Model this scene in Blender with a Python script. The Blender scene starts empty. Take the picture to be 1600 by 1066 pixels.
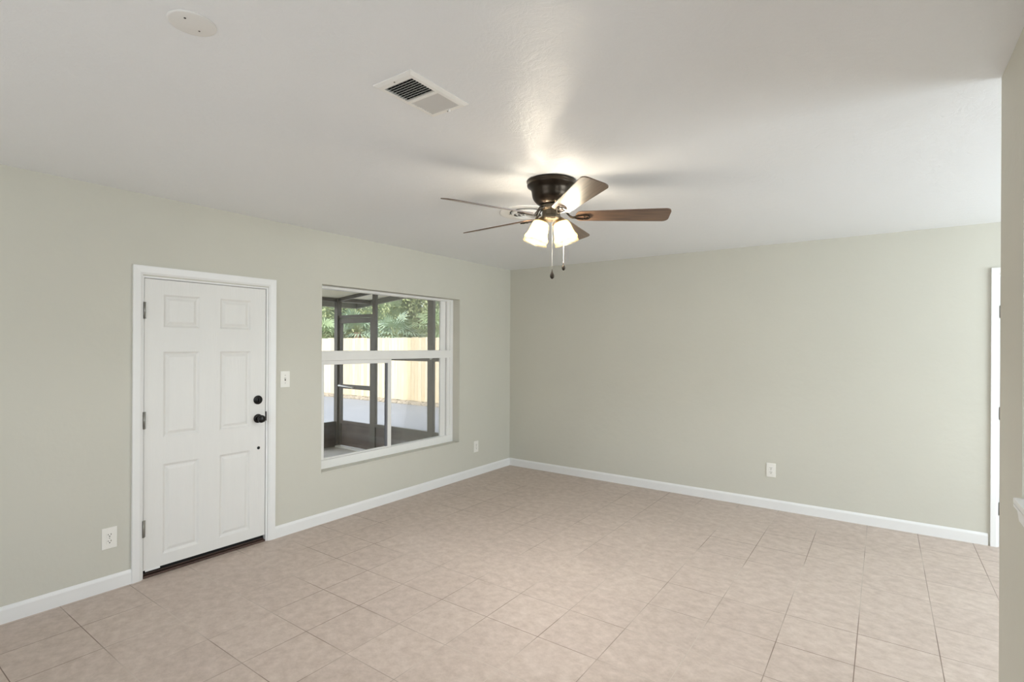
import bpy, bmesh, math, random
from mathutils import Vector, Matrix
random.seed(7)
PI = math.pi
scn = bpy.context.scene
COL = scn.collection

# ------------------------------------------------------------------ camera
f_px, yaw, pit, roll = 814.43, 0.618933, 0.0002, 0.0050243
CAM = Vector((3.8119, -5.3089, 1.4907))
F = Vector((-math.sin(yaw)*math.cos(pit), math.cos(yaw)*math.cos(pit), math.sin(pit)))
R0 = Vector((math.cos(yaw), math.sin(yaw), 0)); U0 = R0.cross(F)
R1 = R0*math.cos(roll)+U0*math.sin(roll); U1 = -R0*math.sin(roll)+U0*math.cos(roll)
cd = bpy.data.cameras.new('camera'); cam = bpy.data.objects.new('camera', cd); COL.objects.link(cam)
cd.sensor_width = 36; cd.sensor_fit = 'HORIZONTAL'; cd.lens = f_px/1600*36; cd.shift_y = 7.58/1600
cd.clip_start = 0.05; cd.clip_end = 300
m = Matrix((R1, U1, -F)).transposed().to_4x4(); m.translation = CAM
cam.matrix_world = m
scn.camera = cam

# ------------------------------------------------------------------ world, sun, window daylight, added fill, exposure
w = bpy.data.worlds.new('sky'); scn.world = w; w.use_nodes = True
nt = w.node_tree; nt.nodes.clear()
sky = nt.nodes.new('ShaderNodeTexSky'); sky.sky_type = 'NISHITA'; sky.sun_disc = False
sky.sun_elevation = math.radians(55); sky.sun_rotation = math.radians(200); sky.air_density = 1.0; sky.dust_density = 2.5
mixw = nt.nodes.new('ShaderNodeMix'); mixw.data_type = 'RGBA'; mixw.inputs['Factor'].default_value = 0.55
mixw.inputs['B'].default_value = (5.0, 5.2, 5.4, 1)
bg = nt.nodes.new('ShaderNodeBackground'); bg.inputs['Strength'].default_value = 0.36
wo = nt.nodes.new('ShaderNodeOutputWorld')
nt.links.new(sky.outputs[0], mixw.inputs['A']); nt.links.new(mixw.outputs['Result'], bg.inputs[0]); nt.links.new(bg.outputs[0], wo.inputs[0])

def lamp(name, typ, loc, energy, color=(1, 1, 1), size=1, size_y=None, aim=None, spread=None):
    ld = bpy.data.lights.new(name, typ); ld.energy = energy; ld.color = color
    o = bpy.data.objects.new(name, ld); COL.objects.link(o); o.location = loc
    if typ == 'AREA':
        ld.shape = 'RECTANGLE'; ld.size = size; ld.size_y = size_y or size
        if spread: ld.spread = spread
    if typ == 'POINT': ld.shadow_soft_size = size
    if typ == 'SUN': ld.angle = size
    if aim: o.rotation_euler = Vector(aim).to_track_quat('-Z', 'Y').to_euler()
    return o
lamp('sun', 'SUN', (0, -10, 12), 1.15, (1, .95, .86), size=0.35, aim=(-0.25, 0.62, -0.75))
WIN_Y = (-2.75, -0.45)     # window in the far right wall, lights the dining end
lamp('daylight_right', 'AREA', (7.04, -1.6, 1.45), 66, (.84, .95, 1), 2.3, 1.3, aim=(-1, 0, .35))
lamp('fill_kitchen', 'AREA', (7.04, -5.0, 1.5), 16, (.84, .95, 1), 1.2, 1.0, aim=(-1, 0, .2))  # unseen fill light added on the kitchen side
lamp('fill_front', 'AREA', (2.3, -7.44, 1.35), 12, (.84, .95, 1), 2.6, 1.6, aim=(0, 1, .35))  # added fill from behind the camera, its source is unseen
scn.view_settings.view_transform = 'Standard'; scn.view_settings.look = 'None'
scn.view_settings.gamma = 1; scn.view_settings.exposure = 0.80
scn.view_settings.use_curve_mapping = False
scn.cycles.max_bounces = 10; scn.cycles.diffuse_bounces = 6; scn.cycles.transparent_max_bounces = 16
scn.cycles.sample_clamp_indirect = 6; scn.cycles.caustics_reflective = False; scn.cycles.caustics_refractive = False

# ------------------------------------------------------------------ helpers
def s2l(c):
    return tuple((x/12.92 if x <= .04045 else ((x+.055)/1.055)**2.4) for x in [v/255 for v in c])+(1,)
def newmat(name):
    mt = bpy.data.materials.new(name); mt.use_nodes = True
    n = mt.node_tree.nodes; b = n['Principled BSDF']
    return mt, n, mt.node_tree.links, b
def mat(name, rgb, rough=.5, metal=0, var=.0, scale=8, bump=0, bscale=60, spec=.5, stretch=(1, 1, 1), coat=0):
    """procedural: base colour broken up by noise, optional noise bump"""
    mt, n, l, b = newmat(name)
    b.inputs['Roughness'].default_value = rough; b.inputs['Metallic'].default_value = metal
    b.inputs['Specular IOR Level'].default_value = spec
    b.inputs['Coat Weight'].default_value = coat
    tc = n.new('ShaderNodeTexCoord'); mp = n.new('ShaderNodeMapping'); mp.inputs['Scale'].default_value = stretch
    l.new(tc.outputs['Object'], mp.inputs[0])
    nz = n.new('ShaderNodeTexNoise'); nz.inputs['Scale'].default_value = scale; nz.inputs['Detail'].default_value = 5
    l.new(mp.outputs[0], nz.inputs['Vector'])
    cr = n.new('ShaderNodeValToRGB'); c = s2l(rgb)
    cr.color_ramp.elements[0].position = .3; cr.color_ramp.elements[1].position = .7
    cr.color_ramp.elements[0].color = tuple(x*(1-var) for x in c[:3])+(1,)
    cr.color_ramp.elements[1].color = tuple(min(1, x*(1+var)) for x in c[:3])+(1,)
    l.new(nz.outputs['Fac'], cr.inputs[0]); l.new(cr.outputs[0], b.inputs['Base Color'])
    if bump:
        nb = n.new('ShaderNodeTexNoise'); nb.inputs['Scale'].default_value = bscale; nb.inputs['Detail'].default_value = 6
        l.new(mp.outputs[0], nb.inputs['Vector'])
        bp = n.new('ShaderNodeBump'); bp.inputs['Strength'].default_value = bump; bp.inputs['Distance'].default_value = .01
        l.new(nb.outputs['Fac'], bp.inputs['Height']); l.new(bp.outputs[0], b.inputs['Normal'])
    return mt

M = {}
M['wall'] = mat('wall_paint', (204, 202, 191), .62, var=.015, scale=1.5, bump=.22, bscale=14)
M['white'] = mat('white_trim_paint', (233, 233, 232), .38, var=.01)
M['doorpaint'] = mat('white_door_paint', (228, 227, 224), .42, var=.01, scale=6, bump=.16, bscale=26, stretch=(1, 3.5, .35))
M['vinyl'] = mat('white_vinyl', (236, 235, 232), .35, var=.01)
M['plastic'] = mat('white_plastic', (236, 234, 228), .32, var=.01)
M['slot'] = mat('dark_slot', (70, 66, 60), .7)
M['black'] = mat('black_metal', (14, 13, 13), .3, metal=.3)
M['gasket'] = mat('grey_gasket', (110, 110, 115), .6)
M['hinge'] = mat('satin_nickel', (150, 148, 142), .4, metal=.8)
M['threshold'] = mat('bronze_threshold', (84, 66, 58), .45, metal=.5, var=.2, scale=30)
M['gapdark'] = mat('black_gap_shade', (12, 11, 10), .9)  # near-black stands in for the shade inside gaps and holes
M['bronze'] = mat('oiled_bronze', (56, 49, 42), .30, metal=.85, var=.15, scale=12)
M['housing'] = mat('bronze_housing_lamplit', (104, 94, 78), .42, metal=.7, var=.08)  # lighter bronze, the lamps' light on it is put into the colour
M['brass'] = mat('aged_brass', (150, 126, 92), .38, metal=.8, var=.1)
M['lanai'] = mat('bronze_aluminium', (92, 87, 78), .5, metal=.15, var=.08, scale=5)
M['kick'] = mat('dusty_bronze_panel', (91, 82, 75), .65, metal=.1, var=.28, scale=3, stretch=(1, 1, 4))
M['eave'] = mat('eave_metal', (120, 120, 108), .5, var=.08)
M['soffit'] = mat('soffit_panel', (246, 239, 212), .6, var=.03)
M['concrete'] = mat('concrete_slab', (134, 136, 139), .85, var=.06, scale=1.2, bump=.3, bscale=40)
M['patio'] = mat('patio_concrete', (176, 174, 167), .8, var=.12, scale=4, bump=.2, bscale=60)
M['alum'] = mat('mill_aluminium', (225, 225, 220), .4, metal=.15)
M['galv'] = mat('galvanised_duct', (120, 120, 118), .5, metal=.5)
M['ventdark'] = mat('duct_shade_black', (30, 30, 30), .9)  # near-black colour carries the shade of the ducts
M['ventwhite'] = mat('white_enamel', (240, 239, 236), .4)
M['ventslat'] = mat('white_enamel_slats', (222, 220, 216), .45)
M['earth'] = mat('earth', (118, 106, 84), .95, var=.25, scale=3)
M['bark'] = mat('palm_trunk', (142, 118, 92), .9, var=.35, scale=14, bump=.5, bscale=30)
M['green1'] = mat('palm_leaf', (142, 160, 114), .45, var=.35, scale=1.4)
M['green2'] = mat('palm_leaf_bluish', (152, 170, 142), .45, var=.3, scale=1.4)
M['green3'] = mat('shrub_leaf', (164, 172, 122), .5, var=.4, scale=1.2)
M['green4'] = mat('shrub_leaf_dark', (96, 110, 74), .55, var=.45, scale=1.6)
M['dead'] = mat('dead_frond', (196, 176, 132), .8, var=.25, scale=2)
M['pebble'] = mat('gravel_stone', (165, 155, 138), .85, var=.35, scale=9)
M['chain'] = mat('white_chain', (225, 222, 215), .3, metal=.3)
M['coverplate'] = mat('ceiling_cover_paint', (230, 229, 227), .5, var=.01)

# ceiling: trowelled plaster, satin paint
def ceiling_mat():
    mt, n, l, b = newmat('trowelled_ceiling_paint')
    b.inputs['Base Color'].default_value = s2l((238, 240, 243)); b.inputs['Roughness'].default_value = .36
    b.inputs['Specular IOR Level'].default_value = .38
    tc = n.new('ShaderNodeTexCoord')
    n1 = n.new('ShaderNodeTexNoise'); n1.inputs['Scale'].default_value = 7.5; n1.inputs['Detail'].default_value = 10
    n1.inputs['Roughness'].default_value = .66; n1.inputs['Distortion'].default_value = 2.4
    n2 = n.new('ShaderNodeTexVoronoi'); n2.feature = 'DISTANCE_TO_EDGE'; n2.inputs['Scale'].default_value = 11
    nd = n.new('ShaderNodeTexNoise'); nd.inputs['Scale'].default_value = 3; nd.inputs['Detail'].default_value = 4
    va = n.new('ShaderNodeVectorMath'); va.operation = 'ADD'
    l.new(tc.outputs['Object'], nd.inputs['Vector']); l.new(tc.outputs['Object'], va.inputs[0]); l.new(nd.outputs['Color'], va.inputs[1])
    l.new(va.outputs[0], n2.inputs['Vector']); l.new(tc.outputs['Object'], n1.inputs['Vector'])
    rp = n.new('ShaderNodeMath'); rp.operation = 'MINIMUM'; rp.inputs[1].default_value = .06
    l.new(n2.outputs['Distance'], rp.inputs[0])
    mu = n.new('ShaderNodeMath'); mu.operation = 'MULTIPLY_ADD'; mu.inputs[1].default_value = 1.3
    l.new(rp.outputs[0], mu.inputs[0]); l.new(n1.outputs['Fac'], mu.inputs[2])
    bp = n.new('ShaderNodeBump'); bp.inputs['Strength'].default_value = .34; bp.inputs['Distance'].default_value = .012
    l.new(mu.outputs[0], bp.inputs['Height']); l.new(bp.outputs[0], b.inputs['Normal'])
    return mt
M['ceiling'] = ceiling_mat()

TILE = .3335
def tile_mat():
    mt, n, l, b = newmat('beige_floor_tile')
    tc = n.new('ShaderNodeTexCoord'); mp = n.new('ShaderNodeMapping')
    mp.inputs['Location'].default_value = (-0.0395, 2.05+TILE*40, 0)
    l.new(tc.outputs['Object'], mp.inputs[0])
    br = n.new('ShaderNodeTexBrick'); br.offset = 0; br.squash = 1
    br.inputs['Scale'].default_value = 1; br.inputs['Mortar Size'].default_value = .0024; br.inputs['Mortar Smooth'].default_value = .3
    br.inputs['Brick Width'].default_value = TILE; br.inputs['Row Height'].default_value = TILE
    br.inputs['Color1'].default_value = (0.45, .45, .45, 1); br.inputs['Color2'].default_value = (.55, .55, .55, 1)
    br.inputs['Mortar'].default_value = (.5, .5, .5, 1)
    l.new(mp.outputs[0], br.inputs['Vector'])
    nz = n.new('ShaderNodeTexNoise'); nz.inputs['Scale'].default_value = 15; nz.inputs['Detail'].default_value = 10; nz.inputs['Roughness'].default_value = .72
    mp2 = n.new('ShaderNodeMapping'); mp2.inputs['Scale'].default_value = (1, 1.15, 1); mp2.inputs['Rotation'].default_value = (0, 0, .5)
    l.new(tc.outputs['Object'], mp2.inputs[0]); l.new(mp2.outputs[0], nz.inputs['Vector'])
    cr = n.new('ShaderNodeValToRGB'); e = cr.color_ramp.elements
    e[0].position = .34; e[0].color = s2l((180, 164, 152)); e[1].position = .66; e[1].color = s2l((204, 189, 178))
    l.new(nz.outputs['Fac'], cr.inputs[0])
    # per tile brightness
    mul = n.new('ShaderNodeMix'); mul.data_type = 'RGBA'; mul.blend_type = 'OVERLAY'; mul.inputs['Factor'].default_value = .3
    l.new(cr.outputs[0], mul.inputs['A']); l.new(br.outputs['Color'], mul.inputs['B'])
    # grout: dark and pale stretches
    ng = n.new('ShaderNodeTexNoise'); ng.inputs['Scale'].default_value = 1.1; ng.inputs['Detail'].default_value = 3
    l.new(tc.outputs['Object'], ng.inputs['Vector'])
    cg = n.new('ShaderNodeValToRGB'); g = cg.color_ramp.elements
    g[0].position = .42; g[0].color = s2l((128, 110, 98)); g[1].position = .6; g[1].color = s2l((196, 184, 172))
    l.new(ng.outputs['Fac'], cg.inputs[0])
    mg = n.new('ShaderNodeMix'); mg.data_type = 'RGBA'
    l.new(br.outputs['Fac'], mg.inputs['Factor']); l.new(mul.outputs['Result'], mg.inputs['A']); l.new(cg.outputs[0], mg.inputs['B'])
    l.new(mg.outputs['Result'], b.inputs['Base Color'])
    b.inputs['Roughness'].default_value = .5; b.inputs['Specular IOR Level'].default_value = .35
    inv = n.new('ShaderNodeMath'); inv.operation = 'MULTIPLY_ADD'; inv.inputs[1].default_value = -1; l.new(br.outputs['Fac'], inv.inputs[0])
    sc = n.new('ShaderNodeMath'); sc.operation = 'MULTIPLY'; sc.inputs[1].default_value = .15; l.new(nz.outputs['Fac'], sc.inputs[0]); l.new(sc.outputs[0], inv.inputs[2])
    bp = n.new('ShaderNodeBump'); bp.inputs['Strength'].default_value = .35; bp.inputs['Distance'].default_value = .003
    l.new(inv.outputs[0], bp.inputs['Height']); l.new(bp.outputs[0], b.inputs['Normal'])
    return mt
M['tile'] = tile_mat()

def wood_blade_mat():
    mt, n, l, b = newmat('walnut_blade_laminate')
    tc = n.new('ShaderNodeTexCoord'); mp = n.new('ShaderNodeMapping'); mp.inputs['Scale'].default_value = (2, 30, 30)
    nz = n.new('ShaderNodeTexNoise'); nz.inputs['Scale'].default_value = 3; nz.inputs['Detail'].default_value = 8
    l.new(tc.outputs['Object'], mp.inputs[0]); l.new(mp.outputs[0], nz.inputs['Vector'])
    cr = n.new('ShaderNodeValToRGB'); e = cr.color_ramp.elements
    e[0].position = .3; e[0].color = s2l((74, 54, 42)); e[1].position = .7; e[1].color = s2l((122, 94, 72))
    l.new(nz.outputs['Fac'], cr.inputs[0]); l.new(cr.outputs[0], b.inputs['Base Color'])
    b.inputs['Roughness'].default_value = .42; b.inputs['Coat Weight'].default_value = .6; b.inputs['Coat Roughness'].default_value = .28
    return mt
M['blade'] = wood_blade_mat()

def fence_mat():
    mt, n, l, b = newmat('pale_pine_pickets')
    tc = n.new('ShaderNodeTexCoord')
    mp = n.new('ShaderNodeMapping'); mp.inputs['Scale'].default_value = (1/.14, 0, 0)
    wn = n.new('ShaderNodeTexWhiteNoise'); wn.noise_dimensions = '1D'
    sx = n.new('ShaderNodeSeparateXYZ'); l.new(tc.outputs['Object'], sx.inputs[0])
    dv = n.new('ShaderNodeMath'); dv.operation = 'DIVIDE'; dv.inputs[1].default_value = .14; l.new(sx.outputs['X'], dv.inputs[0])
    fl = n.new('ShaderNodeMath'); fl.operation = 'FLOOR'; l.new(dv.outputs[0], fl.inputs[0]); l.new(fl.outputs[0], wn.inputs['W'])
    mp2 = n.new('ShaderNodeMapping'); mp2.inputs['Scale'].default_value = (18, 18, 1.6); l.new(tc.outputs['Object'], mp2.inputs[0])
    nz = n.new('ShaderNodeTexNoise'); nz.inputs['Scale'].default_value = 1.5; nz.inputs['Detail'].default_value = 5; l.new(mp2.outputs[0], nz.inputs['Vector'])
    ad = n.new('ShaderNodeMath'); ad.operation = 'MULTIPLY_ADD'; ad.inputs[1].default_value = .5; l.new(wn.outputs['Value'], ad.inputs[0]); l.new(nz.outputs['Fac'], ad.inputs[2])
    cr = n.new('ShaderNodeValToRGB'); e = cr.color_ramp.elements
    e[0].position = .35; e[0].color = s2l((218, 196, 156)); e[1].position = 1; e[1].color = s2l((236, 223, 194))
    l.new(ad.outputs[0], cr.inputs[0]); l.new(cr.outputs[0], b.inputs['Base Color']); b.inputs['Roughness'].default_value = .75
    return mt
M['fence'] = fence_mat()

def thin_glass(name, tint, gloss):
    mt = bpy.data.materials.new(name); mt.use_nodes = True; n = mt.node_tree.nodes; l = mt.node_tree.links; n.clear()
    t = n.new('ShaderNodeBsdfTransparent'); t.inputs[0].default_value = tint
    g = n.new('ShaderNodeBsdfGlossy'); g.inputs['Roughness'].default_value = .03
    fr = n.new('ShaderNodeFresnel'); fr.inputs[0].default_value = 1.45
    ml = n.new('ShaderNodeMath'); ml.operation = 'MULTIPLY'; ml.inputs[1].default_value = gloss
    mx = n.new('ShaderNodeMixShader'); o = n.new('ShaderNodeOutputMaterial')
    l.new(fr.outputs[0], ml.inputs[0]); l.new(ml.outputs[0], mx.inputs[0]); l.new(t.outputs[0], mx.inputs[1]); l.new(g.outputs[0], mx.inputs[2]); l.new(mx.outputs[0], o.inputs[0])
    return mt
M['glass'] = thin_glass('window_glass', (.97, .98, .975, 1), .4)
def screen_mat():
    mt = bpy.data.materials.new('insect_screen'); mt.use_nodes = True; n = mt.node_tree.nodes; l = mt.node_tree.links; n.clear()
    t = n.new('ShaderNodeBsdfTransparent'); d = n.new('ShaderNodeBsdfDiffuse'); d.inputs[0].default_value = s2l((150, 150, 145))
    mx = n.new('ShaderNodeMixShader'); mx.inputs[0].default_value = .1; o = n.new('ShaderNodeOutputMaterial')
    l.new(t.outputs[0], mx.inputs[1]); l.new(d.outputs[0], mx.inputs[2]); l.new(mx.outputs[0], o.inputs[0])
    return mt
M['screen'] = screen_mat()
def shade_mat():
    mt = bpy.data.materials.new('frosted_amber_glass'); mt.use_nodes = True; n = mt.node_tree.nodes; l = mt.node_tree.links; n.clear()
    t = n.new('ShaderNodeBsdfTransparent'); t.inputs[0].default_value = (1, .95, .86, 1)
    d = n.new('ShaderNodeBsdfTranslucent'); d.inputs[0].default_value = (.12, .092, .042, 1)
    d2 = n.new('ShaderNodeBsdfDiffuse'); d2.inputs[0].default_value = (.10, .085, .055, 1)
    g = n.new('ShaderNodeBsdfGlossy'); g.inputs['Roughness'].default_value = .15
    a = n.new('ShaderNodeMixShader'); a.inputs[0].default_value = .35
    b = n.new('ShaderNodeMixShader'); b.inputs[0].default_value = .38
    c = n.new('ShaderNodeMixShader'); c.inputs[0].default_value = .05
    o = n.new('ShaderNodeOutputMaterial')
    l.new(d.outputs[0], a.inputs[1]); l.new(d2.outputs[0], a.inputs[2]); l.new(a.outputs[0], b.inputs[1]); l.new(t.outputs[0], b.inputs[2])
    l.new(b.outputs[0], c.inputs[1]); l.new(g.outputs[0], c.inputs[2]); l.new(c.outputs[0], o.inputs[0])
    return mt
M['shade'] = shade_mat()
def emis(name, col, st):
    mt = bpy.data.materials.new(name); mt.use_nodes = True; n = mt.node_tree.nodes; l = mt.node_tree.links; n.clear()
    e = n.new('ShaderNodeEmission'); e.inputs[0].default_value = col; e.inputs[1].default_value = st
    o = n.new('ShaderNodeOutputMaterial'); l.new(e.outputs[0], o.inputs[0]); return mt
M['bulb'] = emis('lit_bulb', (1, .86, .62, 1), 12)

def box(bm, x0, x1, y0, y1, z0, z1, bev=0):
    g = bmesh.new()
    vs = [g.verts.new((x, y, z)) for x in (x0, x1) for y in (y0, y1) for z in (z0, z1)]
    for q in ((0, 1, 3, 2), (4, 6, 7, 5), (0, 4, 5, 1), (2, 3, 7, 6), (0, 2, 6, 4), (1, 5, 7, 3)):
        g.faces.new([vs[i] for i in q])
    if bev: bmesh.ops.bevel(g, geom=g.edges[:], offset=bev, segments=2, affect='EDGES', profile=.5)
    join(bm, g); return bm
def join(bm, g, mtx=None):
    if mtx is not None: g.transform(mtx)
    me = bpy.data.meshes.new('t'); g.to_mesh(me); g.free(); bm.from_mesh(me); bpy.data.meshes.remove(me)
def lathe(bm, prof, seg=40, mtx=None, wave=None):
    g = bmesh.new(); rings = []
    for k, (r, z) in enumerate(prof):
        if r < 1e-6: rings.append([g.verts.new((0, 0, z))]); continue
        ring = []
        for i in range(seg):
            a = 2*PI*i/seg; rr = r*(1+(wave[0]*math.cos(wave[1]*a)*wave[2][k] if wave else 0))
            ring.append(g.verts.new((rr*math.cos(a), rr*math.sin(a), z)))
        rings.append(ring)
    for a, b in zip(rings, rings[1:]):
        if len(a) == 1 and len(b) == 1: continue
        for i in range(seg):
            j = (i+1) % seg
            if len(a) == 1: g.faces.new((a[0], b[j], b[i]))
            elif len(b) == 1: g.faces.new((a[i], a[j], b[0]))
            else: g.faces.new((a[i], a[j], b[j], b[i]))
    bmesh.ops.recalc_face_normals(g, faces=g.faces[:])
    for f_ in g.faces: f_.smooth = True
    join(bm, g, mtx); return bm
def tube(bm, pts, r, seg=10, rs=None):
    g = bmesh.new(); rings = []; pts = [Vector(p) for p in pts]
    up = Vector((0, 0, 1))
    for i, p in enumerate(pts):
        t = (pts[min(i+1, len(pts)-1)]-pts[max(i-1, 0)]).normalized()
        u = t.cross(up) if abs(t.z) < .95 else t.cross(Vector((1, 0, 0))); u.normalize(); v = t.cross(u)
        rr = rs[i] if rs else r
        rings.append([g.verts.new(p+(u*math.cos(2*PI*k/seg)+v*math.sin(2*PI*k/seg))*rr) for k in range(seg)])
    for a, b in zip(rings, rings[1:]):
        for k in range(seg):
            j = (k+1) % seg; f_ = g.faces.new((a[k], a[j], b[j], b[k])); f_.smooth = True
    g.faces.new(rings[0]); g.faces.new(rings[-1])
    bmesh.ops.recalc_face_normals(g, faces=g.faces[:])
    join(bm, g); return bm
def obj(name, bm, mt, parent=None, loc=None):
    me = bpy.data.meshes.new(name); bm.to_mesh(me); bm.free()
    me.materials.append(M[mt] if isinstance(mt, str) else mt)
    o = bpy.data.objects.new(name, me); COL.objects.link(o)
    if loc is not None: o.location = loc
    if parent: o.parent = parent
    return o
def tag(o, label=None, cat=None, group=None, kind=None):
    if label: o['label'] = label
    if cat: o['category'] = cat
    if group: o['group'] = group
    if kind: o['kind'] = kind
    return o
def thing(name, loc, label, cat, group=None, kind=None, rot=(0, 0, 0)):
    o = bpy.data.objects.new(name, None); COL.objects.link(o); o.location = loc; o.rotation_euler = rot
    o.empty_display_size = .1
    return tag(o, label, cat, group, kind)
def B(): return bmesh.new()
def cyl(bm, r, h, mtx=None, seg=32, bev=.0):
    pr = [(0, 0), (r-bev, 0), (r, bev), (r, h-bev), (r-bev, h), (0, h)] if bev else [(0, 0), (r, 0), (r, h), (0, h)]
    g = bmesh.new(); lathe(g, pr, seg); join(bm, g, mtx)
    return bm
ROTX = Matrix.Rotation(PI/2, 4, 'Y')      # local +z -> world +x
H = 2.44
XP = 4.146; PT = .12; YP = -2.828          # partition face, thickness, end
XR = 7.0; YF = -7.4

# ------------------------------------------------------------------ shell
def wall(name, axis, t0, t1, u0, u1, holes, label, z1=H):
    """manifold-ish wall with thickness; grid mesh so that no seams show"""
    g = bmesh.new()
    us = sorted({u0, u1, *[h[0] for h in holes], *[h[1] for h in holes]}); zs = sorted({0, z1, *[h[2] for h in holes], *[h[3] for h in holes]})
    def P(t, u, z): return (t, u, z) if axis == 'x' else (u, t, z)
    vs = {}
    def V(t, u, z):
        k = (t, u, z)
        if k not in vs: vs[k] = g.verts.new(P(t, u, z))
        return vs[k]
    solid = {}
    for i in range(len(us)-1):
        for j in range(len(zs)-1):
            solid[i, j] = not any(h[0] <= us[i] and us[i+1] <= h[1] and h[2] <= zs[j] and zs[j+1] <= h[3] for h in holes)
    for (i, j), s in solid.items():
        if not s: continue
        a, b, c, d = us[i], us[i+1], zs[j], zs[j+1]
        for t in (t0, t1): g.faces.new([V(t, a, c), V(t, b, c), V(t, b, d), V(t, a, d)])
        for (di, dj), e in (((-1, 0), ((a, c), (a, d))), ((1, 0), ((b, c), (b, d))), ((0, -1), ((a, c), (b, c))), ((0, 1), ((a, d), (b, d)))):
            if not solid.get((i+di, j+dj), False):
                g.faces.new([V(t0, *e[0]), V(t0, *e[1]), V(t1, *e[1]), V(t1, *e[0])])
    bmesh.ops.recalc_face_normals(g, faces=g.faces[:])
    o = obj(name, g, 'wall'); tag(o, label, 'wall', kind='structure'); return o
WX0, WX1, WZ0, WZ1 = -2.69, -.955, .415, 2.0           # picture window opening
DY0, DY1, DZ1 = -3.985, -3.155, 1.925                  # front door opening
wall('wall_left', 'x', -.2, 0, YF-.2, 0, [(WX0, WX1, WZ0, WZ1), (DY0, DY1, 0, DZ1)], 'long pale sage wall on the left with the front door and the window')
D2 = (4.5175, 5.335, 2.045)
wall('wall_back', 'y', 0, .15, -.2, XR+.15, [(D2[0], D2[1], 0, D2[2])], 'pale sage wall across the back, to the right of the corner')
wall('wall_right', 'x', XP, XP+PT, YF, YP, [(-4.9, -3.19, 1.03, 2.12)], 'narrow grey sage partition wall at the right edge of the picture')
wall('wall_far_right', 'x', XR, XR+.15, YF-.2, 0, [(-2.75, -.45, .8, 2.1), (-5.6, -4.4, 1.0, 2.0)], 'sage wall of the dining end, out of view to the right')
wall('wall_front', 'y', YF-.2, YF, 0, XR, [(1.0, 3.6, .55, 2.15)], 'sage wall behind the camera')
b_ = box(B(), -.2, XR+.15, YF-.2, .15, -.12, 0); tag(obj('floor', b_, 'tile'), 'beige mottled square tile floor', 'floor', kind='structure')
b_ = box(B(), -.2, XR+.15, YF-.2, .15, H, H+.15); tag(obj('ceiling', b_, 'ceiling'), 'white trowel-textured ceiling', 'ceiling', kind='structure')

# baseboards: profile with eased top
def baseboard(name, p0, p1, nrm, label, h=.09, t=.013):
    p0, p1, nrm = Vector(p0), Vector(p1), Vector(nrm)
    prof = [(0, 0), (t, 0), (t, h*.80), (t*.8, h*.88), (t*.45, h*.96), (t*.3, h), (0, h)]
    g = B(); A = [g.verts.new(p0+nrm*a+Vector((0, 0, z))) for a, z in prof]; Cc = [g.verts.new(p1+nrm*a+Vector((0, 0, z))) for a, z in prof]
    k = len(prof)
    for i in range(k): g.faces.new((A[i], A[(i+1) % k], Cc[(i+1) % k], Cc[i]))
    g.faces.new(A); g.faces.new(Cc); bmesh.ops.recalc_face_normals(g, faces=g.faces[:])
    return tag(obj(name, g, 'white'), label, 'baseboard', kind='structure')
baseboard('baseboard_left', (0, -3.1, 0), (0, 0, 0), (1, 0, 0), 'white baseboard under the window')
baseboard('baseboard_left_near', (0, YF, 0), (0, -4.037, 0), (1, 0, 0), 'white baseboard left of the front door')
baseboard('baseboard_back', (.013, 0, 0), (4.462, 0, 0), (0, -1, 0), 'white baseboard along the back wall')
baseboard('baseboard_back_right', (5.385, 0, 0), (XR, 0, 0), (0, -1, 0), 'white baseboard right of the back door')

# ------------------------------------------------------------------ casing helper
def casing(name, axis, u0, u1, ztop, wd, sgn, parent, th=.017):
    """three-sided mitred casing; u0/u1 outer edges; sits proud of the wall by th"""
    g = B()
    def ring(u, z, t):   return (t*sgn, u, z) if axis == 'x' else (u, t*sgn, z)
    prof = [(0, 0), (0, th), (wd*.12, th), (wd*.75, th*.8), (wd*.93, th*.55), (wd, th*.45), (wd, 0)]
    L = []
    for a, t in prof:
        L.append([g.verts.new(ring(u0+a, 0, t)), g.verts.new(ring(u0+a, ztop-a, t)), g.verts.new(ring(u1-a, ztop-a, t)), g.verts.new(ring(u1-a, 0, t))])
    k = len(prof)
    for i in range(k):
        A, C2 = L[i], L[(i+1) % k]
        for j in range(3): g.faces.new((A[j], A[j+1], C2[j+1], C2[j]))
    for j in (0, 3): g.faces.new([l_[j] for l_ in L])
    bmesh.ops.recalc_face_normals(g, faces=g.faces[:])
    return obj(name, g, 'white', parent)

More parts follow.
